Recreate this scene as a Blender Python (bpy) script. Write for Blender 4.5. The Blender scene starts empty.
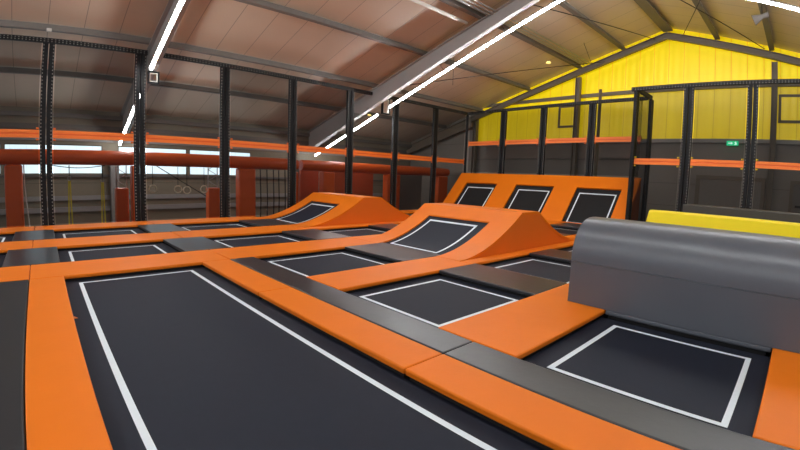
import bpy, bmesh, math, random
from mathutils import Vector, Matrix
random.seed(7)
SC = bpy.context.scene
COL = SC.collection

# ------------------------------------------------------------------ camera
cd = bpy.data.cameras.new('camera')
cam = bpy.data.objects.new('camera', cd)
COL.objects.link(cam)
SC.camera = cam
yaw, pitch, roll = 0.815045, -0.11575, 0.0353186
fw = Vector((math.cos(yaw)*math.cos(pitch), math.sin(yaw)*math.cos(pitch), math.sin(pitch)))
rt = Vector((math.sin(yaw), -math.cos(yaw), 0))
up = rt.cross(fw)
r2 = rt*math.cos(roll) + up*math.sin(roll)
u2 = -rt*math.sin(roll) + up*math.cos(roll)
m3 = Matrix((r2, u2, -fw)).transposed()
cam.matrix_world = Matrix.Translation((0, 0, 1.7)) @ m3.to_4x4()
cd.type = 'PANO'                       # the wide lens with its own barrel distortion
cd.sensor_fit = 'HORIZONTAL'
cd.sensor_width = 36.0
cd.sensor_height = 20.25
cd.clip_end = 300
cy = cd.cycles if hasattr(cd, "cycles") and not hasattr(cd, "panorama_type") else cd
cy.panorama_type = 'FISHEYE_LENS_POLYNOMIAL'
cy.fisheye_fov = math.radians(170)
cy.fisheye_polynomial_k0 = 0.0
cy.fisheye_polynomial_k1 = -5.41919420e-02
cy.fisheye_polynomial_k2 = 2.44279319e-04
cy.fisheye_polynomial_k3 = 2.65900630e-05
cy.fisheye_polynomial_k4 = -8.68762724e-07

# ------------------------------------------------------------------ world, exposure
w = bpy.data.worlds.new('world'); SC.world = w
w.use_nodes = True
bg = w.node_tree.nodes['Background']
bg.inputs[0].default_value = (0.80, 0.86, 1.0, 1)
bg.inputs[1].default_value = 0.50
SC.view_settings.view_transform = 'Standard'
SC.view_settings.look = 'None'
SC.view_settings.gamma = 1.0
SC.view_settings.exposure = 0.0
SC.view_settings.use_curve_mapping = False
LIGHT_W = 125.0       # strength of the strip lamps
YELLOW_E = 0.50      # daylight through the yellow sheets
WINDOW_E = 2.4

# ------------------------------------------------------------------ materials
def srgb(r, g, b):
    f = lambda c: (c/255/12.92) if c/255 <= .04045 else ((c/255+.055)/1.055)**2.4
    return (f(r), f(g), f(b), 1)
def mat(name, col, rough=.5, metal=0, var=.08, scale=6, bump=0, bscale=40, spec=.5, emit=None, estr=0):
    m = bpy.data.materials.new(name); m.use_nodes = True
    nt = m.node_tree; N = nt.nodes; L = nt.links
    b = N['Principled BSDF']
    tc = N.new('ShaderNodeTexCoord')
    nz = N.new('ShaderNodeTexNoise'); nz.inputs['Scale'].default_value = scale; nz.inputs['Detail'].default_value = 4
    L.new(tc.outputs['Object'], nz.inputs['Vector'])
    mx = N.new('ShaderNodeMixRGB'); mx.blend_type = 'MIX'
    mx.inputs[1].default_value = tuple(c*(1-var) for c in col[:3])+(1,)
    mx.inputs[2].default_value = tuple(min(1, c*(1+var)) for c in col[:3])+(1,)
    L.new(nz.outputs['Fac'], mx.inputs[0]); L.new(mx.outputs[0], b.inputs['Base Color'])
    b.inputs['Roughness'].default_value = rough; b.inputs['Metallic'].default_value = metal
    b.inputs['Specular IOR Level'].default_value = spec
    if bump:
        n2 = N.new('ShaderNodeTexNoise'); n2.inputs['Scale'].default_value = bscale; n2.inputs['Detail'].default_value = 3
        L.new(tc.outputs['Object'], n2.inputs['Vector'])
        bp = N.new('ShaderNodeBump'); bp.inputs['Strength'].default_value = bump; bp.inputs['Distance'].default_value = .02
        L.new(n2.outputs['Fac'], bp.inputs['Height']); L.new(bp.outputs[0], b.inputs['Normal'])
    if emit:
        b.inputs['Emission Color'].default_value = emit; b.inputs['Emission Strength'].default_value = estr
    return m
def seam_mat(name, col, axis, period, dark, rough=.5, width=.02, var=.06, emit=0.0, ribs=0):
    """sheet metal or plastic with joints at a regular period along one axis (world metres)"""
    m = mat(name, col, rough, var=var, scale=.8)
    nt = m.node_tree; N = nt.nodes; L = nt.links
    b = N['Principled BSDF']; mx = [n for n in N if n.type == 'MIX_RGB'][0]
    tc = [n for n in N if n.type == 'TEX_COORD'][0]
    if axis == 'Y':
        mp = N.new('ShaderNodeMapping'); mp.inputs['Scale'].default_value = (1, 3.2, .35)
        nz = [n for n in N if n.type == 'TEX_NOISE'][0]
        L.new(tc.outputs['Object'], mp.inputs[0]); L.new(mp.outputs[0], nz.inputs['Vector'])
    sx = N.new('ShaderNodeSeparateXYZ'); L.new(tc.outputs['Object'], sx.inputs[0])
    dv = N.new('ShaderNodeMath'); dv.operation = 'DIVIDE'; dv.inputs[1].default_value = period
    L.new(sx.outputs['XYZ'.index(axis)], dv.inputs[0])
    fr = N.new('ShaderNodeMath'); fr.operation = 'FRACT'; L.new(dv.outputs[0], fr.inputs[0])
    lt = N.new('ShaderNodeMath'); lt.operation = 'LESS_THAN'; lt.inputs[1].default_value = width/period
    L.new(fr.outputs[0], lt.inputs[0])
    m2 = N.new('ShaderNodeMixRGB'); m2.inputs[2].default_value = tuple(c*dark for c in col[:3])+(1,)
    L.new(lt.outputs[0], m2.inputs[0]); L.new(mx.outputs[0], m2.inputs[1])
    L.new(m2.outputs[0], b.inputs['Base Color'])
    if emit:
        L.new(m2.outputs[0], b.inputs['Emission Color']); b.inputs['Emission Strength'].default_value = emit
    if ribs:
        wv = N.new('ShaderNodeMath'); wv.operation = 'SINE'
        ml = N.new('ShaderNodeMath'); ml.operation = 'MULTIPLY'; ml.inputs[1].default_value = 2*math.pi/ribs
        L.new(sx.outputs['XYZ'.index(axis)], ml.inputs[0]); L.new(ml.outputs[0], wv.inputs[0])
        bp = N.new('ShaderNodeBump'); bp.inputs['Strength'].default_value = .18; bp.inputs['Distance'].default_value = .02
        L.new(wv.outputs[0], bp.inputs['Height']); L.new(bp.outputs[0], b.inputs['Normal'])
    return m

ORANGE = mat('orange_vinyl', srgb(233, 120, 14), .5, spec=.25, var=.04, scale=2.5, bump=.2, bscale=4)
ORANGE_SIDE = mat('orange_flank_vinyl', srgb(230, 110, 12), .55, var=.04, scale=2, bump=.08, bscale=4)
GREYPAD = mat('charcoal_vinyl', srgb(47, 47, 50), .32, var=.06, scale=3, bump=.08, bscale=8)
BLOCKGREY = mat('grey_block_vinyl', srgb(86, 90, 97), .34, var=.05, scale=2, bump=.08, bscale=4)
BLACKPAD = mat('black_foam_vinyl', srgb(22, 22, 25), .6, var=.06)
YELLOWPAD = mat('yellow_vinyl', srgb(250, 226, 10), .5, var=.04)
BED = mat('jump_bed_fabric', srgb(25, 30, 43), .66, var=.14, scale=9, bump=.06, bscale=300, spec=.25)
WALLBED = mat('wall_bed_fabric', srgb(30, 29, 30), .7, var=.12, scale=9, spec=.25)
TAPE = mat('white_tape', srgb(228, 238, 244), .6, var=.05, scale=20)
FRAME = mat('black_steel_frame', srgb(14, 14, 15), .7, var=.05)
POST = mat('black_rack_steel', srgb(15, 15, 17), .6, var=.1, spec=.25)
STUD = mat('lit_hole_dots', srgb(120, 118, 112), .5, metal=.3, var=.2)  # pale tone stands for the lit background behind the holes
def perforate(m, pitch, half, dotcol, axis=2, offs=(.038,), cen=(.0,)):  # paints hole dots pale, as if lit surroundings showed through them
    nt = m.node_tree; N = nt.nodes; L = nt.links
    b = N['Principled BSDF']; mx = [n for n in N if n.type == 'MIX_RGB'][0]
    tc = [n for n in N if n.type == 'TEX_COORD'][0]
    sx = N.new('ShaderNodeSeparateXYZ'); L.new(tc.outputs['Object'], sx.inputs[0])
    def M(op, a, bb):
        q = N.new('ShaderNodeMath'); q.operation = op
        for i, t in enumerate((a, bb)):
            if t is None: continue
            if isinstance(t, (int, float)): q.inputs[i].default_value = t
            else: L.new(t, q.inputs[i])
        return q.outputs[0]
    zf = M('ABSOLUTE', M('SUBTRACT', M('FRACT', M('DIVIDE', sx.outputs[axis], pitch), None), .5), None)
    zm = M('LESS_THAN', zf, half)
    ax = sx.outputs[0] if axis == 2 else M('ABSOLUTE', sx.outputs[2], None)
    xm = M('LESS_THAN', M('ABSOLUTE', M('SUBTRACT', ax, offs[0]), None), .013)
    mk = M('MULTIPLY', zm, xm)
    m2 = N.new('ShaderNodeMixRGB'); m2.inputs[2].default_value = dotcol
    L.new(mk, m2.inputs[0]); L.new(mx.outputs[0], m2.inputs[1]); L.new(m2.outputs[0], b.inputs['Base Color'])
POSTP = mat('perforated_rack_steel', srgb(15, 15, 17), .6, var=.1, spec=.25)
perforate(POSTP, .10, .17, srgb(150, 146, 138), 2, (.048,))
TOPP = mat('perforated_top_rail_steel', srgb(15, 15, 17), .6, var=.1, spec=.25)
perforate(TOPP, .10, .17, srgb(120, 118, 112), 0, (.03,))
RAIL = mat('orange_rack_beam', srgb(240, 122, 40), .5, var=.05)
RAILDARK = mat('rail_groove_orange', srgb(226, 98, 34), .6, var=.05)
CLIP = mat('yellow_clip', srgb(240, 200, 30), .5)
CLIPO = mat('orange_clip', srgb(236, 110, 30), .5)
REDPAD = mat('red_orange_pad', srgb(232, 98, 34), .38, var=.05, scale=1.5, bump=.12, bscale=3)
DARKRED = mat('dark_red_panel', srgb(196, 84, 44), .6, var=.08)
STEEL = mat('grey_painted_steel', srgb(168, 164, 160), .6, var=.05)
PURLIN = mat('dull_galvanised_purlin', srgb(118, 112, 106), .6, var=.08)
GABLESTEEL = mat('brown_grey_steel', srgb(120, 108, 92), .6, var=.06)
ROD = mat('dark_rod', srgb(50, 44, 40), .6)
ROOF = seam_mat('roof_panel', srgb(214, 196, 174), 'X', 1.0, .55, rough=.45, width=.022, var=.05, ribs=.0)
WALLP = seam_mat('grey_wall_panel', srgb(148, 138, 118), 'Z', 1.1, .6, rough=.6, width=.025)
GABLEGREY = seam_mat('gable_panel', srgb(142, 134, 124), 'Z', .95, .6, rough=.6, width=.02)
YELLOW = seam_mat('yellow_translucent_sheet', srgb(250, 214, 0), 'Y', .62, .74, rough=.35, width=.035, var=.16, emit=YELLOW_E, ribs=.31)
WINDOW = seam_mat('milky_window_band', srgb(200, 222, 232), 'X', .62, .86, rough=.4, width=.02, var=.03, emit=WINDOW_E)
FLOORM = mat('dark_concrete', srgb(70, 67, 64), .6, var=.1, scale=2)
LAMP = mat('strip_lamp_glow', (1, 1, 1, 1), .5, emit=(.97, .985, 1.0, 1), estr=LIGHT_W)
ALU = mat('aluminium', srgb(190, 190, 186), .4, metal=.3)
WHITEP = mat('white_plastic', srgb(225, 222, 212), .5)
YSTRAP = mat('yellow_webbing', srgb(236, 214, 70), .7)
ROPE = mat('black_rope', srgb(24, 23, 23), .8)
WOOD = mat('pale_wood', srgb(236, 220, 190), .5)
TRUSS = mat('white_truss', srgb(190, 186, 182), .5)
GREEN = mat('green_exit_glow', srgb(20, 190, 120), .5, emit=srgb(40, 220, 150), estr=1.0)
EXITW = mat('exit_white_glow', srgb(220, 255, 240), .5, emit=srgb(210, 255, 235), estr=1.2)
GLOWF = mat('lit_fixture', srgb(255, 235, 160), .5, emit=srgb(255, 226, 130), estr=1.3)

def net_material():
    m = bpy.data.materials.new('fine_black_netting'); m.use_nodes = True
    nt = m.node_tree; N = nt.nodes; L = nt.links
    out = N['Material Output']; b = N['Principled BSDF']
    b.inputs['Base Color'].default_value = (.012, .012, .012, 1); b.inputs['Roughness'].default_value = .9
    b.inputs['Specular IOR Level'].default_value = .1
    t = N.new('ShaderNodeBsdfTransparent'); mx = N.new('ShaderNodeMixShader')
    tc = N.new('ShaderNodeTexCoord'); nz = N.new('ShaderNodeTexNoise'); nz.inputs['Scale'].default_value = .7
    L.new(tc.outputs['Object'], nz.inputs['Vector'])
    mr = N.new('ShaderNodeMapRange'); mr.inputs[3].default_value = .43; mr.inputs[4].default_value = .53
    L.new(nz.outputs['Fac'], mr.inputs[0]); L.new(mr.outputs[0], mx.inputs[0])
    L.new(t.outputs[0], mx.inputs[1]); L.new(b.outputs[0], mx.inputs[2]); L.new(mx.outputs[0], out.inputs[0])
    return m
NET = net_material()

# ------------------------------------------------------------------ helpers
def link(name, bm, mats, parent=None, smooth=False):
    me = bpy.data.meshes.new(name)
    bmesh.ops.recalc_face_normals(bm, faces=bm.faces)
    for e in bm.edges:
        if len(e.link_faces) == 2 and e.calc_face_angle(0) > math.radians(29): e.smooth = False
    bm.to_mesh(me); bm.free()
    if not isinstance(mats, (list, tuple)): mats = [mats]
    for m in mats: me.materials.append(m)
    o = bpy.data.objects.new(name, me); COL.objects.link(o)
    if parent is not None: o.parent = parent
    return o
def tag(o, label, cat, group=None):
    o['label'] = label; o['category'] = cat
    if group: o['group'] = group
    return o
def struct(o):
    o['kind'] = 'structure'; return o
def empty(name, loc=(0, 0, 0), label=None, cat=None, group=None, rz=0):
    o = bpy.data.objects.new(name, None); COL.objects.link(o)
    o.location = loc; o.rotation_euler = (0, 0, rz); o.empty_display_size = .2
    if label: tag(o, label, cat, group)
    return o
def box(bm, x0, x1, y0, y1, z0, z1, mi=0, bev=0, seg=2):
    vs = [bm.verts.new((x, y, z)) for x in (x0, x1) for y in (y0, y1) for z in (z0, z1)]
    idx = [(0, 1, 3, 2), (4, 6, 7, 5), (0, 4, 5, 1), (2, 3, 7, 6), (0, 2, 6, 4), (1, 5, 7, 3)]
    fs = [bm.faces.new([vs[i] for i in f]) for f in idx]
    for f in fs: f.material_index = mi
    if bev:
        es = {e for f in fs for e in f.edges}
        r = bmesh.ops.bevel(bm, geom=list(es), offset=bev, segments=seg, affect='EDGES', profile=.5)
        for f in r['faces']: f.smooth = True; f.material_index = mi
    return fs
def bar(bm, a, b, wd, ht, upv=(0, 0, 1), mi=0):
    """rectangular bar from a to b"""
    a = Vector(a); b = Vector(b); d = (b-a).normalized(); upv = Vector(upv)
    s = d.cross(upv).normalized(); t = s.cross(d).normalized()
    vs = []
    for p in (a, b):
        for i, j in ((-1, -1), (1, -1), (1, 1), (-1, 1)):
            vs.append(bm.verts.new(p + s*wd/2*i + t*ht/2*j))
    for f in ((0, 1, 2, 3), (7, 6, 5, 4), (0, 4, 5, 1), (1, 5, 6, 2), (2, 6, 7, 3), (3, 7, 4, 0)):
        bm.faces.new([vs[i] for i in f]).material_index = mi
def tube(bm, pts, r, n=10, mi=0, cap=True):
    pts = [Vector(p) for p in pts]; rings = []
    for i, p in enumerate(pts):
        d = (pts[min(i+1, len(pts)-1)]-pts[max(i-1, 0)]).normalized()
        ref = Vector((0, 0, 1)) if abs(d.z) < .9 else Vector((1, 0, 0))
        s = d.cross(ref).normalized(); t = s.cross(d)
        rr = r[i] if isinstance(r, (list, tuple)) else r
        rings.append([bm.verts.new(p + (s*math.cos(k*2*math.pi/n)+t*math.sin(k*2*math.pi/n))*rr) for k in range(n)])
    for A, B in zip(rings, rings[1:]):
        for k in range(n):
            f = bm.faces.new((A[k], A[(k+1) % n], B[(k+1) % n], B[k])); f.smooth = True; f.material_index = mi
    if cap:
        bm.faces.new(rings[0][::-1]).material_index = mi; bm.faces.new(rings[-1]).material_index = mi
def ring(bm, x0, x1, y0, y1, w_, zf, h=.003):
    """rectangular band w_ wide, on the surface z=zf(x); subdivided along x"""
    n = 12; xs = [x0]+[x0+w_+(x1-x0-2*w_)*i/n for i in range(n+1)]+[x1]; ys = [y0, y0+w_, y1-w_, y1]
    V = {}
    def v(i, j):
        if (i, j) not in V: V[(i, j)] = bm.verts.new((xs[i], ys[j], zf(xs[i])+h))
        return V[(i, j)]
    for i in range(len(xs)-1):
        for j in range(3):
            if j == 1 and 0 < i < len(xs)-2: continue
            bm.faces.new((v(i, j), v(i+1, j), v(i+1, j+1), v(i, j+1)))
def extrude(bm, prof, off):
    """closed polygon (list of points) swept by the vector off"""
    A = [bm.verts.new(p) for p in prof]; B_ = [bm.verts.new(Vector(p)+Vector(off)) for p in prof]
    bm.faces.new(A); bm.faces.new(B_[::-1]); n = len(A)
    for i in range(n): bm.faces.new((A[i], B_[i], B_[(i+1) % n], A[(i+1) % n]))
def frame4(bm, P, a0, a1, z0, z1, w_, x0, x1):
    """one-piece rectangular frame; P maps (depth, along, z) to a point"""
    o = [(a0, z0), (a1, z0), (a1, z1), (a0, z1)]; i_ = [(a0+w_, z0+w_), (a1-w_, z0+w_), (a1-w_, z1-w_), (a0+w_, z1-w_)]
    V = [[bm.verts.new(P(d, a, z)) for a, z in q] for d in (x0, x1) for q in (o, i_)]
    of, nf, ob, nb = V
    for k in range(4):
        l = (k+1) % 4
        bm.faces.new((of[k], of[l], nf[l], nf[k])); bm.faces.new((ob[k], nb[k], nb[l], ob[l]))
        bm.faces.new((of[k], ob[k], ob[l], of[l])); bm.faces.new((nf[k], nf[l], nb[l], nb[k]))
def isec(x, y, w_, d_, t_=.03, along='y'):
    """outline of an I section centred on x, y"""
    h, q = d_/2, w_/2
    p = [(-q, -h), (q, -h), (q, -h+t_), (t_/2, -h+t_), (t_/2, h-t_), (q, h-t_), (q, h), (-q, h), (-q, h-t_), (-t_/2, h-t_), (-t_/2, -h+t_), (-q, -h+t_)]
    return [(x+a, y+b_) for a, b_ in p] if along == 'y' else [(x+b_, y+a) for a, b_ in p]

# ================================================================== STRUCTURE
XW = 20.1; YW = 20.5; YR = -10.5; RID = 5.0
def zp(y): return 8.35 - .29*abs(y-RID)          # underside of purlins
def zroof(y): return zp(y) + .22
bm = bmesh.new(); box(bm, -12, XW, YR, YW, -1.2, -1.0); struct(link('floor', bm, FLOORM))
bm = bmesh.new()                                   # roof, two slopes
for ya, yb in ((RID, YW+.3), (YR-.3, RID)):
    vs = [bm.verts.new((x, y, zroof(y)+dz)) for x in (-12, XW+.3) for y in (ya, yb) for dz in (0, .12)]
    for f in ((0, 1, 3, 2), (4, 6, 7, 5), (0, 4, 5, 1), (2, 3, 7, 6), (0, 2, 6, 4), (1, 5, 7, 3)):
        bm.faces.new([vs[i] for i in f])
struct(link('ceiling', bm, ROOF))

# long side wall with window band
ZWB, ZWT = 1.47, 2.66
for z0, z1 in ((-1, ZWB), (ZWT, zroof(YW))):
    bm = bmesh.new(); box(bm, -12, XW, YW, YW+.15, z0, z1); struct(link('wall_left', bm, WALLP))
winspans = [(-8.0, -5.4), (-4.9, -1.55), (-1.45, 2.25), (2.85, 5.75), (5.85, 8.85)]
for i, (a, b) in enumerate(winspans):
    wn = empty('window_%d' % (i+1), (0, 0, 0)); struct(wn)
    bm = bmesh.new(); box(bm, a+.03, b-.03, YW+.04, YW+.07, ZWB+.03, ZWT-.03); link('pane', bm, WINDOW, wn)
    bm = bmesh.new(); frame4(bm, lambda d, a_, z: (a_, d, z), a, b, ZWB, ZWT, .04, YW+.01, YW+.1)
    link('window_frame', bm, GABLESTEEL, wn)
for x0, x1 in ((-12, -8.0), (-5.4, -4.9), (-1.55, -1.45), (2.25, 2.85), (5.75, 5.85), (8.85, XW)):
    bm = bmesh.new(); box(bm, x0, x1, YW, YW+.15, ZWB, ZWT); struct(link('wall_left', bm, WALLP))
for i, (z0, z1, m) in enumerate(((2.80, 2.98, STEEL), (3.25, 3.45, PURLIN), (.42, .6, STEEL), (-.05, .15, STEEL), (1.36, 1.46, PURLIN))):
    bm = bmesh.new(); box(bm, -12, XW, YW-.12, YW-.003, z0, z1); struct(link('trim_%d' % (i+1), bm, m))

# gable wall: grey below, yellow translucent sheets above
ZY = 3.72
bm = bmesh.new(); box(bm, XW, XW+.15, YR, YW, -1, ZY); struct(link('wall_gable', bm, GABLEGREY))
def gpoly(bm, ya, yb, z0, x0, x1):
    ys = [ya]+([RID] if ya < RID < yb else [])+[yb]
    a = [bm.verts.new((x0, ya, z0)), bm.verts.new((x0, yb, z0))]+[bm.verts.new((x0, y, zroof(y)-.01)) for y in reversed(ys)]
    b = [bm.verts.new((x1, v.co.y, v.co.z)) for v in a]
    bm.faces.new(a); bm.faces.new(b[::-1])
    for i in range(len(a)): bm.faces.new((a[i], b[i], b[(i+1) % len(a)], a[(i+1) % len(a)]))
bm = bmesh.new(); gpoly(bm, 14.95, YW, ZY, XW, XW+.15)
struct(link('wall_gable', bm, GABLEGREY))
bm = bmesh.new(); gpoly(bm, YR, 14.95, ZY, XW+.02, XW+.08)
struct(link('wall_gable_yellow_sheeting', bm, YELLOW))
bm = bmesh.new(); box(bm, XW-.14, XW-.003, YR, 14.8, ZY-.1, ZY+.06); struct(link('trim_6', bm, STEEL))
bm = bmesh.new(); box(bm, XW-.14, XW-.003, YR, 14.8, 5.80, 5.96); struct(link('trim_7', bm, GABLESTEEL))
bm = bmesh.new(); box(bm, XW-.1, XW-.003, YR, 14.8, 2.9, 3.0); struct(link('trim_8', bm, GABLEGREY))

def ibeam(name, path, x, wd, dep_fn, m, fl=.03):
    """I section whose web runs in the plane X=x; path = [(y, ztop)], dep_fn(y) = z of the bottom"""
    bm = bmesh.new(); q = wd/2; rings = []
    for y_, zt_ in path:
        zb_ = dep_fn(y_)
        pr = [(-q, zb_), (q, zb_), (q, zb_+fl), (.015, zb_+fl), (.015, zt_-fl), (q, zt_-fl), (q, zt_), (-q, zt_), (-q, zt_-fl), (-.015, zt_-fl), (-.015, zb_+fl), (-q, zb_+fl)]
        rings.append([bm.verts.new((x+a_, y_, z_)) for a_, z_ in pr])
    for A, B_ in zip(rings, rings[1:]):
        for k in range(12): bm.faces.new((A[k], B_[k], B_[(k+1) % 12], A[(k+1) % 12]))
    bm.faces.new(rings[0]); bm.faces.new(rings[-1][::-1])
    return link(name, bm, m)
def zl(y): return 7.33 - .333*(abs(y-RID)-1.28)   # line of the strip lamps below the frames
PX = [3.01, 12.0, -6.6]
n = 0
for x in PX:
    n += 1
    o = ibeam('roof_frame_beam', [(YR+.2, zp(YR+.2)-.02), (RID, zp(RID)-.02), (YW-.3, zp(YW-.3)-.02)], x, .24 if x > 5 else .27,
              lambda y: min(zl(y)+.22, zp(y)-.3), STEEL); struct(o)
    bm = bmesh.new(); extrude(bm, [(a_, b_, -1) for a_, b_ in isec(x-(.35 if x > 0 else 0), YW-.32, .32, .36, .04)], (0, 0, 3.4))
    struct(link('steel_column', bm, STEEL))
    bm = bmesh.new(); box(bm, x-.2, x+.2, YR+.15, YR+.5, -1, 2.9); struct(link('steel_column', bm, STEEL))
# gable frame
o = ibeam('gable_beam', [(YR+.2, zp(YR+.2)-.08), (RID, zp(RID)-.08), (YW-.3, zp(YW-.3)-.08)], 19.8, .2, lambda y: zp(y)-.36, GABLESTEEL); struct(o)
for y, zt in ((8.95, zp(8.95)-.44), (.85, zp(.85)-.44), (14.94, zp(14.94)-.44), (-7.2, 3.9)):
    bm = bmesh.new(); extrude(bm, [(a_, b_, -1) for a_, b_ in isec(19.82, y, .24, .22)], (0, 0, zt+1))
    struct(link('gable_column', bm, GABLESTEEL))
# knee plate of the far corner
bm = bmesh.new(); bar(bm, (19.6, 15.0, 4.85), (19.6, 20.3, 3.35), .2, .28); struct(link('knee_brace', bm, GABLESTEEL))
# purlins (cold formed Z/C sections), continuous along the hall
PY = [17.3, 14.6, 11.65, 8.95, 6.9, RID, 3.0, .95, -1.6, -4.3]
for y in PY:
    bm = bmesh.new(); z = zp(y); hw = .1 if y != RID else .2
    zt = zroof(y+hw if y >= RID else y-hw)-.004 if y != RID else zroof(RID+hw)-.004
    pr = [(-hw, z), (hw, z), (hw, z+.07), (hw-.02, z+.07), (hw-.02, z+.025), (.015, z+.025), (.015, zt), (-.015, zt), (-.015, z+.025), (-hw+.02, z+.025), (-hw+.02, z+.07), (-hw, z+.07)]
    extrude(bm, [(-12, y+a_, z_) for a_, z_ in pr], (XW-.16+12, 0, 0))
    struct(link('roof_purlin', bm, PURLIN))
# eave beam
bm = bmesh.new(); box(bm, -12, XW-.16, 20.1, 20.3, 3.7, 3.86); struct(link('eave_beam', bm, PURLIN))
# cable trays and pipe beside one purlin
for k in range(3):
    bm = bmesh.new(); yy = 8.62-.13*k
    tube(bm, [(-12, yy, zp(yy)-.05), (19.6, yy, zp(yy)-.05)], .028, 8)
    tag(link('cable_conduit', bm, ALU), ['grey conduit below the roof purlin near the ridge, closest to the purlin', 'grey conduit below the roof purlin near the ridge, middle of three', 'grey conduit below the roof purlin near the ridge, closest to the ridge'][k], 'conduit', 'cable conduits')
bm = bmesh.new(); tube(bm, [(-6, 9.25, zp(9.25)-.12), (11.5, 9.25, zp(9.25)-.12)], .055, 10)
tag(link('white_pipe', bm, WHITEP), 'pale pipe under the roof ending at the middle frame beam', 'pipe')
# bracing rods
def rod(a, b, label, r=.016):
    bm = bmesh.new(); tube(bm, [a, b], r, 6); tag(link('bracing_rod', bm, ROD), label, 'rod', 'roof bracing rods')
rod((12.2, 13.9, zp(13.9)-.25), (19.5, 7.6, zp(7.6)-.35), 'thin dark bracing rod rising from the left frame beam towards the gable ridge')
rod((12.2, 7.4, zp(7.4)-.2), (19.5, 5.4, zp(5.4)-.3), 'thin dark bracing rod running nearly level towards the ridge of the yellow gable')
rod((13.0, 4.6, zp(4.6)-.1), (19.5, 1.2, zp(1.2)-.1), 'thin dark bracing rod right of the ridge falling towards the right gable column')
rod((13.2, 2.2, zp(2.2)-.2), (19.5, 4.3, zp(4.3)-.2), 'thin dark bracing rod right of the ridge rising towards the ridge beam')
rod((13.2, 11.2, zp(11.2)), (13.2, 11.2, 5.45), 'thin dark hanging wire left of the yellow gable, above the net frames', .01)
rod((19.5, 8.2, 7.2), (17.4, 7.7, zp(7.7)), 'thin dark wire dropping from the roof to the left gable column', .01)

# doors in the gable wall
d = empty('door_1'); struct(d)
bm = bmesh.new(); box(bm, 19.98, 20.09, 1.15, 3.45, -.98, 2.15, bev=.01); link('door_leaf', bm, mat('door_grey', srgb(134, 126, 116), .55), d)
bm = bmesh.new(); extrude(bm, [(19.95, 1.0, -.98), (19.95, 1.15, -.98), (19.95, 1.15, 2.15), (19.95, 3.45, 2.15), (19.95, 3.45, -.98), (19.95, 3.6, -.98), (19.95, 3.6, 2.3), (19.95, 1.0, 2.3)], (.14, 0, 0)); link('door_frame', bm, GABLESTEEL, d)
d = empty('door_2'); struct(d)
bm = bmesh.new(); box(bm, 19.98, 20.09, -1.9, -.0, -.98, 2.15, bev=.01); link('door_leaf', bm, mat('door_brown', srgb(120, 112, 104), .55), d)
bm = bmesh.new(); extrude(bm, [(19.95, -2.02, -.98), (19.95, -1.9, -.98), (19.95, -1.9, 2.15), (19.95, 0, 2.15), (19.95, 0, -.98), (19.95, .12, -.98), (19.95, .12, 2.27), (19.95, -2.02, 2.27)], (.14, 0, 0)); link('door_frame', bm, GABLESTEEL, d)
bm = bmesh.new(); box(bm, 19.9, 19.98, -.32, -.1, 1.28, 1.36); link('door_handle', bm, ROD, d)
# vent windows in the yellow sheeting
for i, (ya, yb) in enumerate(((9.06, 10.0), (-.55, .70))):
    wn = empty('window_%d' % (6+i)); struct(wn)
    bm = bmesh.new()
    za, zb = 4.42, 5.5
    frame4(bm, lambda d, a_, z: (d, a_, z), ya, yb, za, zb, .1, 20.0, 20.09)
    link('window_frame', bm, GABLESTEEL, wn)
    bm = bmesh.new(); box(bm, 20.04, 20.07, ya+.1, yb-.1, za+.1, zb-.1); link('pane', bm, YELLOW, wn)

# ================================================================== STRIP LAMPS
def strip_lamp(x, ya, yb, label, m=None):
    t = empty('strip_lamp', (x, ya, zl(ya)), label, 'lamp', 'strip lamps under the roof frames')
    bm = bmesh.new()
    a = Vector((0, 0, 0)); b = Vector((0, yb-ya, zl(yb)-zl(ya)))
    bar(bm, a+Vector((0, 0, .05)), b+Vector((0, 0, .05)), .13, .035); link('lamp_housing', bm, ALU, t)
    bm = bmesh.new(); bar(bm, a, b, .038, .04); link('diffuser', bm, LAMP, t)
    k = max(2, int(abs(yb-ya)/2.6))
    for i in range(k+1):
        bm = bmesh.new(); p = a+(b-a)*((i+.15)/(k+.3)); tube(bm, [p+Vector((0, 0, .07)), p+Vector((-.3 if x > 5 else .03 if x > 0 else -.3, 0, .26))], .008, 5)
        link('hanger_wire', bm, ROD, t)
L2X, L1X = 12.4, 2.885
strip_lamp(L2X, 5.15, 14.1, 'long white strip lamp slanting down along the middle frame beam to the nets')
strip_lamp(L2X, 14.9, 20.2, 'white strip lamp behind the nets under the middle frame beam')
strip_lamp(L1X, 5.15, 14.2, 'white strip lamp at top left slanting down along the nearest frame beam')
strip_lamp(L1X, 15.7, 20.2, 'short white strip lamp behind the nets at far left, below its longer twin')
strip_lamp(L2X, -4.4, 4.85, 'white strip lamp in the top right corner of the photo, right of the ridge')
strip_lamp(L1X, -4.4, 4.85, 'white strip lamp above the camera on the right roof slope, nearest frame')
strip_lamp(-6.15, 5.15, 14.2, 'unseen white strip lamp added for fill behind the camera on the left roof slope')  # out-of-view lamp, added as fill light
strip_lamp(-6.15, -4.4, 4.85, 'unseen white strip lamp added for fill behind the camera on the right roof slope')  # second unseen lamp added for fill

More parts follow.
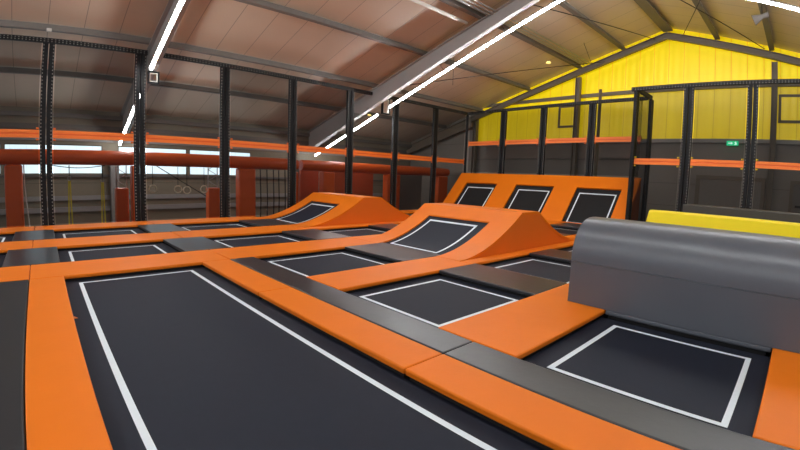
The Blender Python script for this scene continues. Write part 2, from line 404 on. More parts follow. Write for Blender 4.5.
# ================================================================== TRAMPOLINE DECK
ZP = .10; PT = .06; INS = .035
PADS = []
def pad(x0, x1, y0, y1, m, label, group, name='safety_pad', frame=True, z1=ZP):
    bm = bmesh.new(); g = .004
    cx, cyy = (x0+x1)/2, (y0+y1)/2
    box(bm, x0+g-cx, x1-g-cx, y0+g-cyy, y1-g-cyy, 0, PT, bev=.016, seg=3)
    o = link(name, bm, m); o.location = (cx, cyy, z1-PT)
    tag(o, label, 'pad', group)
    if frame:
        bm = bmesh.new(); box(bm, x0+INS-cx, x1-INS-cx, y0+INS-cyy, y1-INS-cyy, -1.0-z1+PT, -.001)
        link('steel_bearer', bm, FRAME, o)
    return o
def tramp(x0, x1, y0, y1, tx0, tx1, ty0, ty1, label, group, tw=.055, name='trampoline'):
    """x0.. = opening between pads; bed reaches under them; t.. = outer edge of the white tape"""
    t = empty(name, ((x0+x1)/2, (y0+y1)/2, 0), label, 'trampoline', group)
    cx, cyy = t.location.x, t.location.y
    e = INS-.006
    bm = bmesh.new(); box(bm, x0-e-cx, x1+e-cx, y0-e-cyy, y1+e-cyy, -.012, 0); link('jump_bed', bm, BED, t)
    bm = bmesh.new(); ring(bm, tx0-cx, tx1-cx, ty0-cyy, ty1-cyy, tw, lambda x: 0); link('tape_border', bm, TAPE, t)
    return t

ROW = {'a': (-.02, 1.87), 'b': (2.85, 4.70), 'c': (5.61, 7.53), 'd': (8.67, 10.50), 'e': (11.69, 13.52)}
TY = {'a': (.16, 1.67), 'b': (3.0, 4.51), 'c': (5.84, 7.37), 'd': (8.82, 10.33), 'e': (11.85, 13.2)}
RN = {'a': 'nearest row', 'b': 'second row', 'c': 'third row',
      'd': 'fourth row', 'e': 'farthest row'}
C = {-1: (-2.9, -.75), 0: (.2, 2.36), 1: (3.29, 5.40), 2: (6.45, 8.45), 3: (9.5, 11.65), 4: (12.75, 14.95)}
TX = {-1: (-2.68, -.97), 0: (.40, 2.15), 1: (3.50, 5.23), 2: (6.77, 8.29), 3: (9.75, 11.45), 4: (12.95, 14.75)}
CN = {-1: 'left edge column', 0: 'column behind the long trampoline', 1: 'first column right of the long trampoline',
      2: 'second column right of the long trampoline', 3: 'third column right of the long trampoline', 4: 'last column before the tilted wall'}
# long trampolines in the foreground
tramp(.21, 2.33, -2.2, 7.53, .40, 2.13, -2.0, 7.39, 'long black trampoline with white tape border filling the foreground', 'long trampolines', tw=.056, name='long_trampoline')
pad(-1.7, -.28, -2.2, 7.53, BLACKPAD, 'black pad filling the lower left corner of the photo', 'long pads beside the long trampoline')
G = 'square trampolines of the jump field'
for r, cols in (('a', (1, 2, 3, 4)), ('b', (1, 2, 3, 4)), ('c', (1, 4)), ('d', (-1, 0, 1, 2, 3, 4)), ('e', (-1, 0, 1, 4))):
    for c in cols:
        tramp(*C[c], *ROW[r], *TX[c], *TY[r], 'black square trampoline, %s, %s' % (RN[r], CN[c]), G)
# charcoal junction pads between the square trampolines of one row
J = [(-1, 0), (0, 1), (1, 2), (2, 3), (3, 4)]
GJ = 'charcoal pads between trampolines'
for r, js in (('b', (2, 3, 4)), ('c', (2, 4)), ('d', (0, 1, 2, 3, 4)), ('e', (0, 1, 2, 4))):
    for j in js:
        a, b = J[j]; x0, x1 = C[a][1], C[b][0]
        if r in 'ce' and j == 2: x1 = 6.54
        if r in 'ce' and j == 4: x0 = 11.8
        pad(x0, x1, *ROW[r], GREYPAD, 'charcoal pad, %s, left of the %s' % (RN[r], CN[b]), GJ)
for r in 'abcde':
    pad(14.95, 16.4, *ROW[r], GREYPAD, 'charcoal pad at the foot of the %s, %s' % ('right net row' if r in 'ab' else 'tilted wall', RN[r]), GJ)
for r in 'de':
    pad(-5.0, -2.9, *ROW[r], GREYPAD, 'charcoal pad at the left end of the %s' % RN[r], GJ)
# orange strips along X
GO = 'orange padded strips between trampoline rows'
BLK = ['left of the grey block', 'between grey and yellow blocks', 'between yellow and charcoal blocks', 'beyond the charcoal block']
def strip(y0, y1, cuts, what, blk=False):
    for i, (a, b) in enumerate(zip(cuts, cuts[1:])):
        pad(a, b, y0, y1, ORANGE, 'orange strip %s, %s' % (what, BLK[i] if blk else SEC(a)), GO)
def SEC(a):
    if a < -3: return 'at far left'
    if a < 2: return 'in line with the long trampoline'
    if a < 5.5: return 'just right of the long trampoline line'
    if a < 6.5: return 'beside the hump'
    if a < 9: return 'beside the middle of the field'
    if a < 11.7: return 'beyond the middle of the field'
    return 'nearest the tilted wall'
strip(13.52, 14.52, [-5, -.28, 2.83, 6.35], 'in front of the left net posts')
strip(13.52, 14.52, [11.80, 16.4], 'in front of the left net posts')
strip(10.50, 11.69, [-5, -.28, 2.83, 6.35], 'between fourth and farthest rows')
strip(10.50, 10.90, [6.35, 11.79], 'between fourth and farthest rows, narrow')
strip(10.50, 11.69, [11.80, 16.4], 'between fourth and farthest rows')
strip(7.53, 8.67, [-5, -.28, 2.83, 6.35], 'between third and fourth rows')
strip(8.12, 8.67, [6.35, 11.79], 'between third and fourth rows, narrow')
strip(7.53, 8.67, [11.80, 16.4], 'between third and fourth rows')
strip(4.70, 5.61, [3.29, 6.35], 'between second and third rows')
strip(4.70, 4.99, [6.35, 11.79], 'between second and third rows, narrow')
strip(4.70, 5.61, [11.80, 16.4], 'between second and third rows')
strip(1.87, 2.85, [3.29, 6.45, 9.5, 12.7, 16.4], 'between nearest and second rows', True)
strip(-1.0, -.02, [3.29, 6.45, 9.5, 12.7, 16.4], 'at the right edge of the photo', True)
# pads beside the long trampoline
GL = 'long pads beside the long trampoline'
LP = pad(-.28, .21, 2.4, 7.53, ORANGE, 'orange pad along the left side of the long trampoline, far half', GL)
bm = bmesh.new(); extrude(bm, [(.245, .40, .03), (.285, .43, .02), (.245, .47, .035)], (0, 0, .006)); link('loose_tab', bm, ORANGE, LP)
pad(-.28, .21, -2.2, 2.4, ORANGE, 'orange pad along the left side of the long trampoline, near half', GL)
pad(2.33, 2.83, 5.20, 7.53, ORANGE, 'orange pad along the right side of the long trampoline, farthest section', GL)
pad(2.33, 2.83, 2.36, 5.20, ORANGE, 'orange pad along the right side of the long trampoline, middle section', GL)
pad(2.33, 2.83, -1.0, 2.36, ORANGE, 'orange pad along the right side of the long trampoline, nearest section', GL)
pad(2.83, 3.29, 2.36, 7.53, GREYPAD, 'long charcoal pad beside the orange pads, far section', GL)
pad(2.83, 3.29, -1.0, 2.36, GREYPAD, 'long charcoal pad beside the orange pads, near section', GL)
bm = bmesh.new(); box(bm, -12, -5, -2.2, 14.52, -1, .06); struct(link('trim_9', bm, FRAME))

# ================================================================== HUMPS
X1, X2, X3, X4 = 6.35, 8.58, 9.35, 11.75      # foot, crest, crest, foot of a hump
def zc(x):
    P = 1.75
    if x < X1: return ZP
    if x < X2: return ZP + .88*((x-X1)/(X2-X1))**P
    if x < X3: return ZP + .88
    if x < X4: return ZP + .88*((X4-x)/(X4-X3))**P
    return ZP
def hump(y0, o0, o1, y1, ty, label):
    t = empty('hump_ramp', (9.1, (y0+y1)/2, .04), label, 'ramp', 'orange humps in the jump field')
    ox, oy, oz = t.location
    xs = [X1+(X2-X1)*i/16 for i in range(17)] + [X3] + [X3+(X4-X3)*i/16 for i in range(1, 17)]
    A0, A1, B0, B1 = 6.545, 8.18, 9.80, 11.60
    for v in (A0, A1, B0, B1): xs.append(v)
    xs = sorted(set(round(x, 4) for x in xs))
    ys = [y0, o0, o1, y1]
    bm = bmesh.new(); V = {}
    def v(i, j, s):
        k = (i, j, s)
        if k not in V: V[k] = bm.verts.new((xs[i]-ox, ys[j]-oy, zc(xs[i])-(.055 if s else 0)-oz))
        return V[k]
    cells = set()
    for i in range(len(xs)-1):
        xm = (xs[i]+xs[i+1])/2
        for j in range(3):
            if j == 1 and (xm < A1 or xm > B0): continue
            cells.add((i, j))
    for (i, j) in cells:
        f = bm.faces.new((v(i, j, 0), v(i+1, j, 0), v(i+1, j+1, 0), v(i, j+1, 0))); f.smooth = True
        bm.faces.new((v(i, j, 1), v(i, j+1, 1), v(i+1, j+1, 1), v(i+1, j, 1)))
        for (di, dj, a, b) in ((-1, 0, (i, j), (i, j+1)), (1, 0, (i+1, j), (i+1, j+1)), (0, -1, (i, j), (i+1, j)), (0, 1, (i, j+1), (i+1, j+1))):
            if (i+di, j+dj) not in cells:
                bm.faces.new((v(*a, 0), v(*b, 0), v(*b, 1), v(*a, 1)))
    o = link('ramp_padding', bm, ORANGE, t)
    for nm, ya, yb in (('flank_panel', y0+.012, y0+.04), ('flank_panel', y1-.04, y1-.012)):
        bm = bmesh.new()
        lo = [bm.verts.new((x-ox, yy-oy, .0-oz)) for yy in (ya, yb) for x in xs]
        hi = [bm.verts.new((x-ox, yy-oy, zc(x)-.056-oz)) for yy in (ya, yb) for x in xs]
        n_ = len(xs)
        for s in (0, n_):
            for i in range(n_-1): bm.faces.new((lo[s+i], lo[s+i+1], hi[s+i+1], hi[s+i]))
        for i in range(n_-1):
            bm.faces.new((hi[i], hi[i+1], hi[n_+i+1], hi[n_+i])); bm.faces.new((lo[i], lo[n_+i], lo[n_+i+1], lo[i+1]))
        for i in (0, n_-1): bm.faces.new((lo[i], hi[i], hi[n_+i], lo[n_+i]))
        link(nm, bm, ORANGE_SIDE, t)
    # welt along the crest
    for (a, b, ta, tb) in ((A0, A1, 6.62, 8.05), (B0, B1, 9.98, 11.5)):
        bm = bmesh.new(); k = 12; e = .0; rows = []
        for i in range(k+1):
            x = a-e+(b-a+2*e)*i/k; z = zc(x)-.035
            rows.append([bm.verts.new((x-ox, yy-oy, z-oz-dz)) for yy in (o0-e, o1+e) for dz in (0, .012)])
        for P_, Q in zip(rows, rows[1:]):
            f = bm.faces.new((P_[0], Q[0], Q[2], P_[2])); f.smooth = True
            bm.faces.new((P_[1], P_[3], Q[3], Q[1])); bm.faces.new((P_[0], P_[1], Q[1], Q[0])); bm.faces.new((P_[2], Q[2], Q[3], P_[3]))
        bm.faces.new(rows[0]); bm.faces.new(rows[-1])
        bed = link('jump_bed', bm, BED, t)
        bm = bmesh.new(); ring(bm, ta-ox, tb-ox, ty[0]-oy, ty[1]-oy, .055, lambda x: zc(x+ox)-.033-oz, .003)
        link('tape_border', bm, TAPE, bed)
hump(5.0, 5.61, 7.53, 8.11, (5.85, 7.37), 'large orange hump with sloping black bed, in the middle of the photo')
hump(10.91, 11.69, 13.52, 14.1, (11.85, 13.3), 'orange hump farther back, beside the left net posts')

# ================================================================== TILTED WALL
tw_ = empty('tilted_trampoline_wall', (16.45, 10.0, .04), 'orange tilted wall with three black trampolines below the yellow gable', 'trampoline wall')
B0 = Vector((16.45, 0, .10)); B1 = Vector((18.2, 0, 2.03)); UD = (B1-B0); UL = UD.length; UD.normalize()
ND = Vector((-UD.z, 0, UD.x))
def wp(u, y, n_=0):
    p = B0+UD*u+ND*n_; return Vector((p.x-16.45, y-10.0, p.z-.04))
us = [0, .03, 1.50/1.93*UL, UL]
us[2] = (1.54-.10)/1.93*UL
ysw = [5.31, 5.90, 7.80, 8.84, 10.80, 11.86, 13.78, 14.5]
bm = bmesh.new(); V = {}
def vv(i, j, s):
    if (i, j, s) not in V: V[(i, j, s)] = bm.verts.new(wp(us[i], ysw[j], -.07 if s else 0))
    return V[(i, j, s)]
cells = {(i, j) for i in range(3) for j in range(7) if not (i == 1 and j in (1, 3, 5))}
for (i, j) in cells:
    bm.faces.new((vv(i, j, 0), vv(i+1, j, 0), vv(i+1, j+1, 0), vv(i, j+1, 0)))
    bm.faces.new((vv(i, j, 1), vv(i, j+1, 1), vv(i+1, j+1, 1), vv(i+1, j, 1)))
    for (di, dj, a, b) in ((-1, 0, (i, j), (i, j+1)), (1, 0, (i+1, j), (i+1, j+1)), (0, -1, (i, j), (i+1, j)), (0, 1, (i, j+1), (i+1, j+1))):
        if (i+di, j+dj) not in cells: bm.faces.new((vv(*a, 0), vv(*b, 0), vv(*b, 1), vv(*a, 1)))
link('wall_padding', bm, ORANGE, tw_)
for a, b, ta, tb in ((5.90, 7.80, 6.05, 7.63), (8.84, 10.80, 9.0, 10.59), (11.86, 13.78, 11.99, 13.6)):
    bm = bmesh.new()
    vs = [bm.verts.new(wp(u, y, n_)) for u in (.0, us[2]+.03) for y in (a-.03, b+.03) for n_ in (-.09, -.10)]
    for f in ((0, 1, 3, 2), (4, 6, 7, 5), (0, 4, 5, 1), (2, 3, 7, 6), (0, 2, 6, 4), (1, 5, 7, 3)): bm.faces.new([vs[i] for i in f])
    bed = link('jump_bed', bm, WALLBED, tw_)
    bm = bmesh.new(); t0, t1, ww = .05, (1.37-.1)/1.93*UL, .055
    for (u0, u1, q0, q1) in ((t0, t1, ta, ta+ww), (t0, t1, tb-ww, tb), (t0, t0+ww, ta+ww, tb-ww), (t1-ww, t1, ta+ww, tb-ww)):
        bm.faces.new([bm.verts.new(wp(u, q, -.086)) for u, q in ((u0, q0), (u1, q0), (u1, q1), (u0, q1))])
    link('tape_border', bm, TAPE, bed)
for ya, yb in ((5.32, 5.36), (14.45, 14.49)):
    bm = bmesh.new()
    pts = [(0, -.0), (1.75, 1.88), (1.75, -.02), (0, -.04)]
    A = [bm.verts.new((x+.06, ya-10, z-.06)) for x, z in pts]; Bv = [bm.verts.new((x+.06, yb-10, z-.06)) for x, z in pts]
    bm.faces.new(A); bm.faces.new(Bv[::-1])
    for i in range(4): bm.faces.new((A[i], Bv[i], Bv[(i+1) % 4], A[(i+1) % 4]))
    link('side_panel', bm, ORANGE_SIDE, tw_)

# ================================================================== BARRIER BLOCKS
def profile_block(name, prof, y0, y1, m, label, part_split=None):
    t = empty(name, (0, y1, .1), label, 'foam block', 'padded blocks across the field')
    def ext(nm, pr, mm):
        bm = bmesh.new()
        A = [bm.verts.new((x, 0, z-.1)) for x, z in pr]; Bv = [bm.verts.new((x, y0-y1, z-.1)) for x, z in pr]
        bm.faces.new(A); bm.faces.new(Bv[::-1]); n_ = len(pr)
        for i in range(n_):
            f = bm.faces.new((A[i], Bv[i], Bv[(i+1) % n_], A[(i+1) % n_]))
            if (A[i].co-A[(i+1) % n_].co).length < .12: f.smooth = True
        return link(nm, bm, mm, t)
    for nm, pr, mm in prof: ext(nm, pr, mm)
    return t
xa, xb = 5.44, 6.66; R = (xb-xa)/2; zs = .66
arc = [(xa+R-R*math.copysign(abs(math.cos(a))**.85, math.cos(a)), zs+.004+.57*math.sin(a)**.85) for a in [math.pi*i/28 for i in range(29)]]
profile_block('foam_barrier', [('lower_body', [(xa, .104), (xa, zs), (xb, zs), (xb, .104)], BLOCKGREY), ('rounded_top', arc, BLOCKGREY)], -5.5, 2.385, None,
              'large grey foam barrier with rounded top at the right, nearest of the padded blocks')
profile_block('foam_barrier', [('wedge_body', [(8.10, .104), (8.90, 1.22), (8.95, 1.255), (9.18, 1.255), (9.22, 1.22), (9.50, .104)], YELLOWPAD)], -5.5, 2.40, None,
              'bright yellow padded block just behind the grey rounded barrier')
profile_block('foam_barrier', [('slab_body', [(11.72, .104), (11.72, 1.30), (11.74, 1.325), (12.30, 1.325), (12.32, 1.30), (12.32, .104)], mat('charcoal_slab_vinyl', srgb(64, 64, 62), .45))], -5.5, 2.36, None,
              'dark charcoal padded slab behind the yellow block')
# pads that fill the rows below the blocks
GB = 'pads under the padded blocks'
for nm, x0, x1 in (('grey', 5.436, 6.45), ('yellow', 8.45, 9.5), ('charcoal', 11.65, 12.75)):
    pad(x0, x1, -.02, 1.87, BLOCKGREY if nm == 'grey' else GREYPAD, 'dark pad directly under the %s block' % nm, GB, frame=False)
    bm = bmesh.new(); box(bm, x0+INS, x1-INS, -.0+INS, 1.87-INS, -1, .039); struct(link('deck_bearer', bm, FRAME))
    bm = bmesh.new(); box(bm, x0+INS, x1-INS, -5.5, -1.03, -1, .1); struct(link('deck_bearer', bm, FRAME))

# ================================================================== NET CAGE
ZT = 5.34; YF = 14.64; XG = 18.65; XN = 16.73; YC = 5.38
proto = empty('rack_upright', (0, 0, -1), 'x', 'post', 'perforated black uprights of the net cage')
pparts = []
for dx in (-.088, .088):
    bm = bmesh.new(); box(bm, -.078, .078, -.055, .055, .012, ZT+1.0-.12, bev=.006, seg=1)
    o = link('column', bm, POSTP, proto); o.location = (dx, 0, 0); o.rotation_euler = (0, 0, 0 if dx > 0 else math.pi); pparts.append(o)
bm = bmesh.new(); box(bm, -.22, .22, -.09, .09, 0, .012); pparts.append(link('base_plate', bm, POST, proto))
first = [True]
short_me = None
def upright(x, y, rz, label, short=False):
    if first[0]:
        first[0] = False; r = proto
    else:
        r = proto.copy(); COL.objects.link(r)
        for c_ in pparts:
            q = c_.copy(); COL.objects.link(q); q.parent = r
    if short:              # stops below the roof frame beam
        for q in [c for c in COL.objects if c.parent == r and c.name.startswith('column')]:
            q.data = q.data.copy()
            for v in q.data.vertices:
                if v.co.z > 3: v.co.z = 5.40
    r.location = (x, y, -1); r.rotation_euler = (0, 0, rz); r['label'] = label
ORD = ['first', 'second', 'third', 'fourth', 'fifth', 'sixth', 'seventh', 'eighth', 'ninth']
FX = [-2.55, .08, 2.66, 5.36, 7.96, 10.66, 13.27, 16.03]
for i, x in enumerate(FX):
    upright(x, YF, 0, ('perforated black double post of the left net row, out of frame at left' if i == 0 else
            'perforated black double post of the left net row, %s from the left' % ORD[i-1]))
upright(XG-.02, YF, math.pi/4, 'black corner post where the left net row meets the gable net row')
GY = [12.29, 10.06, 7.70]
for i, y in enumerate(GY): upright(XG, y, math.pi/2, 'perforated black post above the tilted wall, %s from the corner' % ORD[i])
upright(XG, 5.24, 0, 'rear black post of the short return net right of the tilted wall')
NY = [YC, 3.42, 1.38, -.7, -2.75]
NL = ['front black post of the short return net right of the tilted wall', 'perforated black double post behind the charcoal slab, left of the exit sign',
      'perforated black double post right of the green exit sign', 'perforated black double post beyond the right edge, nearer one', 'perforated black double post beyond the right edge, farther one']
for y, l in zip(NY, NL): upright(XN, 5.24 if y == YC else y, 0 if y == YC else math.pi/2, l)

def top_rail(a, b, label):
    a = Vector(a); b = Vector(b); d_ = b-a
    bm = bmesh.new(); box(bm, 0, d_.length, -.06, .06, -.07, .07, bev=.006, seg=1)
    o = link('top_rail', bm, TOPP); o.location = a; o.rotation_euler = (0, 0, math.atan2(d_.y, d_.x))
    tag(o, label, 'rail', 'black top rails of the net cage')
zt = ZT-.05
top_rail((-5, YF, zt), (2.86, YF, zt), 'black perforated top rail of the left net row, section left of the nearest frame beam')
top_rail((3.13, YF, zt), (11.82, YF, zt), 'black perforated top rail of the left net row, middle section between the two frame beams')
top_rail((12.2, YF, zt), (XG, YF, zt), 'black perforated top rail of the left net row, section beyond the middle frame beam')
top_rail((XG, YF-.06, zt), (XG, YC, zt), 'black top rail above the tilted wall in front of the yellow gable')
top_rail((XG-.07, 5.24, zt), (XN+.07, 5.24, zt), 'short black top rail of the return net, running towards the gable')
top_rail((XN, YC+.05, zt), (XN, -4.5, zt), 'black perforated top rail of the right net row, above the exit sign')

def orange_rail(a, b, z, label, clipm=CLIPO):
    """box beam with a pressed groove and end plates"""
    a = Vector((*a, z)); b = Vector((*b, z)); d_ = (b-a).normalized()
    ln = (b-a).length
    t = empty('orange_rail', a, label, 'rail', 'orange beams between the net posts', rz=math.atan2(d_.y, d_.x))
    bm = bmesh.new(); e = .197
    pr = [(-.045, -.11), (-.045, -.025), (-.034, -.02), (-.034, .02), (-.045, .025), (-.045, .11), (.04, .11), (.04, -.11)]
    A = [bm.verts.new((e, y, zz)) for y, zz in pr]; Bv = [bm.verts.new((ln-e, y, zz)) for y, zz in pr]
    bm.faces.new(A); bm.faces.new(Bv[::-1])
    for i in range(8):
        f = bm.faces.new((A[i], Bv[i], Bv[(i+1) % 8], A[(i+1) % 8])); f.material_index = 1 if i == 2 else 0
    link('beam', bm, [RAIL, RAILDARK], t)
    for x0 in (.18, ln-.197):
        bm = bmesh.new(); box(bm, x0, x0+.017, -.046, .046, -.115, .115); link('end_plate', bm, RAIL, t)
    for xx in (.20, ln-.25):
        for zz in (.15, -.16):
            bm = bmesh.new(); tube(bm, [(xx, -.085, zz), (xx+.05, -.05, zz)], .026, 8); link('safety_clip', bm, clipm, t)
for i, (x0, x1) in enumerate(zip([-5]+FX, FX+[XG])):
    lab = ['orange beam of the left net row, out of frame beyond the left edge', 'orange beam of the left net row, cut off by the left edge of the photo'][i] if i < 2 else \
        'orange beam of the left net row, in the %s bay between posts from the left' % ORD[i-2]
    orange_rail((x0, YF), (x1, YF), 2.66, lab)
for i, (y0, y1) in enumerate(zip([YF]+GY, GY+[YC])):
    orange_rail((XG, y0), (XG, y1), 3.64, 'orange beam above the tilted wall against the yellow gable, %s from the corner' % ORD[i])
for i, (y0, y1) in enumerate(zip(NY, NY[1:])):
    orange_rail((XN, y0-(.02 if y0 == YC else 0)), (XN, y1), 2.62, ['orange beam of the right net row, left of the exit sign', 'orange beam of the right net row, directly below the exit sign', 'orange beam of the right net row, cut by the right edge of the photo', 'orange beam of the right net row, beyond the right edge'][i], CLIP)

def net(a, b, z0, z1, label):
    bm = bmesh.new()
    a = Vector(a); b = Vector(b)
    bm.faces.new([bm.verts.new((p.x, p.y, z)) for p, z in ((a, z0), (b, z0), (b, z1), (a, z1))])
    tag(link('safety_net', bm, NET), label, 'net', 'black safety nets between the posts')
for i, (x0, x1) in enumerate(zip([-5]+FX, FX+[XG])):
    lab = ['fine black net left of the photo, beyond the left edge', 'fine black net of the left row, cut off by the left edge of the photo'][i] if i < 2 else \
        'fine black net of the left row, in the %s bay between posts from the left' % ORD[i-2]
    if i in (3, 6):   # bays the frame beams pass through stop below them
        net((x0+.2, YF), (x1-.2, YF), .12, 4.35, lab)
    else: net((x0+.2, YF), (x1-.2, YF), .12, zt-.08, lab)
for i, (y0, y1) in enumerate(zip([YF]+GY, GY+[YC])):
    net((XG, y0-.2), (XG, y1+.2), 2.1, zt-.08, 'fine black net above the tilted wall, %s bay from the corner' % ORD[i])
for i, (y0, y1) in enumerate(zip(NY, NY[1:])):
    net((XN, y0-.2), (XN, y1+.2), .12, zt-.08, 'fine black net of the right row, %s bay from the return net' % ORD[i])
net((XN+.2, 5.22), (XG-.2, 5.22), .12, zt-.08, 'fine black net of the short return beside the tilted wall')
# cutout frames around the roof frame beams
def cutout(x0, x1, z0, z1, label):
    t = empty('net_cutout_frame', (x0, YF, z0), label, 'frame', 'metal cutout frames around the beams')
    bm = bmesh.new()
    bx = x1-x0; h = z1-z0
    frame4(bm, lambda d, a_, z: (a_, d, z), 0, bx, 0, h, .05, -.06, .06)
    link('frame_bars', bm, POST, t)
    bm = bmesh.new(); frame4(bm, lambda d, a_, z: (a_, d, z), .052, bx-.052, .052, h-.052, .02, -.05, .05)
    link('inner_edge', bm, WHITEP, t)
cutout(2.88, 3.22, 4.36, 4.74, 'rectangular metal frame where the upper left strip lamp meets the nets')
cutout(12.42, 12.85, 4.5, zt-.075, 'rectangular metal frame where the long strip lamp meets the nets')
bm = bmesh.new(); tube(bm, [(19.25, 7.63, -1), (19.25, 7.63, 5.95)], .07, 10)
tag(link('slim_pole', bm, GABLESTEEL), 'slim dark pole standing behind the third gable post, rising above its top rail', 'pole')

# ================================================================== CLIMBING COURSE BEHIND THE NETS
def crossbeam(x0, x1, y, z, r, label, m=REDPAD):
    bm = bmesh.new(); k = 14; pts = [(x0+(x1-x0)*i/k, y, z) for i in range(k+1)]
    rr = [r*(1-.02*abs(math.sin(i*2.1))) for i in range(k+1)]; rr[0] = rr[-1] = r*.9
    tube(bm, pts, rr, 18); tag(link('padded_crossbeam', bm, m), label, 'beam', 'red orange padded crossbeams')
crossbeam(-6, 3.03, 16.5, 2.06, .25, 'red orange padded crossbeam at far left, in front of the window band')
crossbeam(3.10, 9.2, 16.5, 2.06, .25, 'red orange padded crossbeam above the hanging rings')
crossbeam(9.4, 19.3, 16.5, 2.06, .25, 'red orange padded crossbeam behind the far hump, right section')
def pillar(x0, x1, y, zt_, label, m=REDPAD, dy=.4, z0=-1.0):
    bm = bmesh.new(); box(bm, x0, x1, y-dy/2, y+dy/2, z0, zt_, bev=.06, seg=3)
    return tag(link('padded_pillar', bm, m), label, 'pillar', 'red orange padded pillars of the climbing course')
PILLAR1 = pillar(-1.15, -.62, 16.5, 1.818, 'padded red orange pillar left of the first net post')
pillar(2.70, 2.95, 16.5, 1.818, 'narrow red orange pillar just left of the second net post')
pillar(6.55, 7.25, 16.5, 1.818, 'wide red orange pillar between the third and fourth net posts')
pillar(9.15, 9.5, 17.0, 1.75, 'slim red orange pillar just right of the fourth net post')
pillar(10.45, 11.1, 16.5, 1.818, 'red orange pillar above the left end of the far hump')
pillar(14.35, 14.8, 16.5, 1.818, 'red orange pillar left of the sixth net post')
pillar(15.5, 15.95, 17.2, 1.81, 'red orange pillar behind the sixth net post')
pillar(18.35, 19.2, 16.5, 1.818, 'thick red orange pillar at the left foot of the tilted wall')
for x0, x1, lab in ((9.9, 10.9, 'dark red padded wall panel at the left end of the far hump'), (11.3, 12.5, 'dark red padded wall panel behind the far hump, left one'), (12.56, 14.3, 'dark red padded wall panel behind the far hump, right one')):
    bm = bmesh.new(); box(bm, x0, x1, 17.4, 17.55, -1, 2.2, bev=.03); tag(link('wall_panel', bm, DARKRED), lab, 'panel', 'dark red panels')
bm = bmesh.new(); box(bm, 15.9, 18.6, 17.9, 17.96, -1, 2.0, bev=.01); tag(link('grey_screen', bm, mat('screen_grey', srgb(120, 116, 110), .7)), 'dark grey screen behind the far hump beside the thick pillar', 'screen')
bm = bmesh.new(); tube(bm, [(-.58, 16.45, 1.82), (-.56, 16.42, 1.2), (-.50, 16.42, .4), (-.46, 16.45, -.2)], .022, 6)
link('cord', bm, WHITEP, PILLAR1)['label'] = 'white cord'
# boxes with white lattice tops
def lattice_box(x0, x1, label):
    t = empty('lattice_pillar', ((x0+x1)/2, 17.0, -1), label, 'pillar', 'short pillars with white lattice tops')
    hw = (x1-x0)/2
    bm = bmesh.new(); box(bm, -hw, hw, -.18, .18, 0, 2.03, bev=.04); link('padded_base', bm, REDPAD, t)
    for sx in (-1, 1):
        bm = bmesh.new(); tube(bm, [(sx*(hw-.05), 0, 2.03), (sx*(hw-.05), 0, 2.95)], .02, 6); link('lattice_upright', bm, TRUSS, t)
    for k in range(4):
        z = 2.08+k*.22; s = 1 if k % 2 else -1
        bm = bmesh.new(); tube(bm, [(-s*(hw-.05), -.01, z), (s*(hw-.05), -.01, z+.22)], .013, 6); link('lattice_brace', bm, TRUSS, t)
lattice_box(2.25, 2.68, 'short orange pillar with white lattice top, left of the second net post')
lattice_box(5.52, 5.98, 'short orange pillar with white lattice top, right of the hanging rings')
# hanging straps
def strap(x, ztop, label):
    t = empty('hanging_strap', (x*.97, 16.5, 2.0), label, 'strap', 'yellow straps on the climbing course')
    bm = bmesh.new(); tube(bm, [(0, 0, -.196), (0, 0, ztop-2.0)], .018, 6); link('rope', bm, ROPE, t)
    bm = bmesh.new()
    pts = [(.05*math.cos(a), 0, ztop-2.07+.07*math.sin(a)) for a in [i*math.pi/6 for i in range(13)]]; tube(bm, pts, .014, 6, cap=False); link('carabiner', bm, ALU, t)
    for s in (-1, 1):
        bm = bmesh.new(); bar(bm, (s*.02, 0, ztop-2.14), (s*.055, 0, -2.3), .045, .012, upv=(0, 1, 0))
        link('webbing', bm, YSTRAP, t)
strap(.80, 1.45, 'yellow webbing strap hanging from black rope, the left one near the first net post')
strap(1.85, 1.40, 'yellow webbing strap hanging from black rope, the right one near the second net post')
def gym_ring(x, z, label, y=16.5):
    x *= .972; z += .02
    t = empty('gymnastic_ring', (x, y, z), label, 'ring', 'hanging gymnastic rings')
    bm = bmesh.new(); pts = [(.13*math.cos(a), 0, .13*math.sin(a)) for a in [i*math.pi/10 for i in range(21)]]
    tube(bm, pts, .024, 8, cap=False); link('hoop', bm, WOOD, t)
    bm = bmesh.new(); tube(bm, [(0, 0, .13), (0, 0, 1.808-z)], .01, 6); link('rope', bm, ROPE, t)
gym_ring(3.52, .99, 'pale gymnastic ring just right of the second net post')
gym_ring(4.42, .97, 'pale gymnastic ring, the left one of the middle pair')
gym_ring(4.75, .94, 'pale gymnastic ring, the right one of the middle pair')
gym_ring(5.40, .97, 'pale gymnastic ring beside the second lattice pillar')
for i, x in enumerate((7.5, 7.75, 8.05, 8.35, 8.6, 8.9)):
    bm = bmesh.new(); tube(bm, [(x, 17.0, 1.85), (x+.03, 17.0, .5), (x, 17.0, -.9)], .022, 6)
    tag(link('climbing_rope', bm, ROPE), 'black climbing rope right of the wide pillar, %s from the left' % ORD[i], 'rope', 'black climbing ropes')
bm = bmesh.new(); bar(bm, (3.6, 16.66, 1.82), (5.45, 16.9, .70), .03, .012, upv=(0, 1, 0))
tag(link('diagonal_strap', bm, ROPE), 'black strap slanting down behind the gymnastic rings', 'strap')
bm = bmesh.new(); tube(bm, [(.2+.12*i, 16.42, 1.81-.09*math.sin(math.pi*i/14)) for i in range(15)], .015, 6)
tag(link('sagging_cable', bm, ROPE), 'thin cable sagging below the far left crossbeam', 'cable')

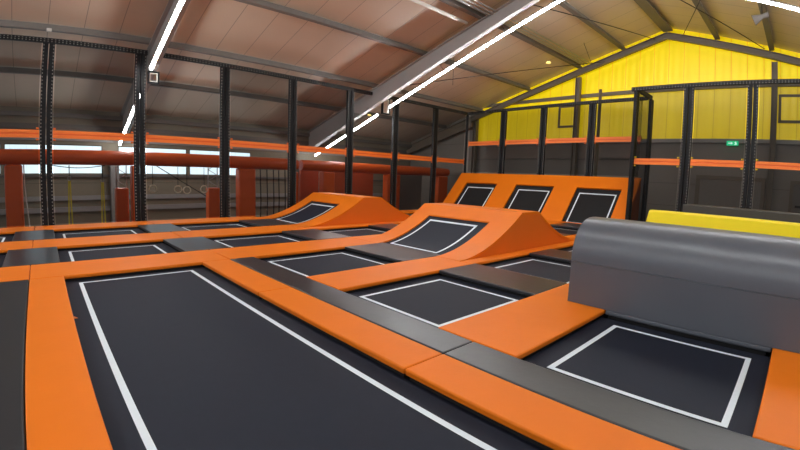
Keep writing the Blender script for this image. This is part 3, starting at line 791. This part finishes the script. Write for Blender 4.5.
# ================================================================== SMALL FIXTURES
t = empty('exit_sign', (19.9, 2.32, 3.6), 'small lit green exit sign at the foot of the yellow sheeting', 'sign')
bm = bmesh.new(); box(bm, 0, .06, -.22, .22, -.09, .09, bev=.01); link('sign_box', bm, GREEN, t)
bm = bmesh.new(); extrude(bm, [(-.006, -.02, 0), (-.006, .06, .055), (-.006, .06, .02), (-.006, .16, .02), (-.006, .16, -.02), (-.006, .06, -.02), (-.006, .06, -.055)], (.005, 0, 0)); link('arrow', bm, EXITW, t)
bm = bmesh.new(); extrude(bm, [(-.006, -.07, -.07), (-.006, -.10, .0), (-.006, -.07, .03), (-.006, -.10, .06), (-.006, -.13, .06), (-.006, -.15, .01), (-.006, -.17, -.06), (-.006, -.14, -.05), (-.006, -.11, -.07)], (.005, 0, 0)); link('running_figure', bm, EXITW, t)
def fixture(x, y, label, m=GLOWF, r=.11, drop=.12):
    t = empty('ceiling_fixture', (x, y, zp(y)-drop), label, 'light fixture', 'small roof fixtures')
    bm = bmesh.new(); tube(bm, [(0, 0, 0), (0, 0, .07)], [r, r*.7], 14); link('cover', bm, m, t)
    bm = bmesh.new(); tube(bm, [(0, 0, .071), (0, 0, drop+.01)], .02, 6); link('stem', bm, ROD, t)
fixture(17.5, 9.35, 'small round lit fixture on the roof left of the yellow gable')
fixture(13.6, 17.0, 'small yellowish emergency fixture behind the nets right of the middle beam')
t = empty('loudspeaker', (14.9, .95, zp(.95)-.35), 'grey horn loudspeaker below the roof at top right', 'loudspeaker')
bm = bmesh.new(); tube(bm, [(-.0, .25, -.1), (0, .0, 0), (0, -.18, .05)], [.17, .07, .09], 12); link('horn', bm, PURLIN, t)
bm = bmesh.new(); tube(bm, [(0, 0, .0), (0, 0, .35)], .015, 6); link('bracket', bm, ROD, t)
t = empty('camera_housing', (.05, 14.35, 5.5), 'small pale camera on the purlin above the first net post', 'camera')
bm = bmesh.new(); box(bm, -.07, .07, -.1, .0, -.04, .05, bev=.015); link('housing', bm, WHITEP, t)
bm = bmesh.new(); box(bm, -.02, .02, .0, .15, .0, .07); link('bracket', bm, ROD, t)
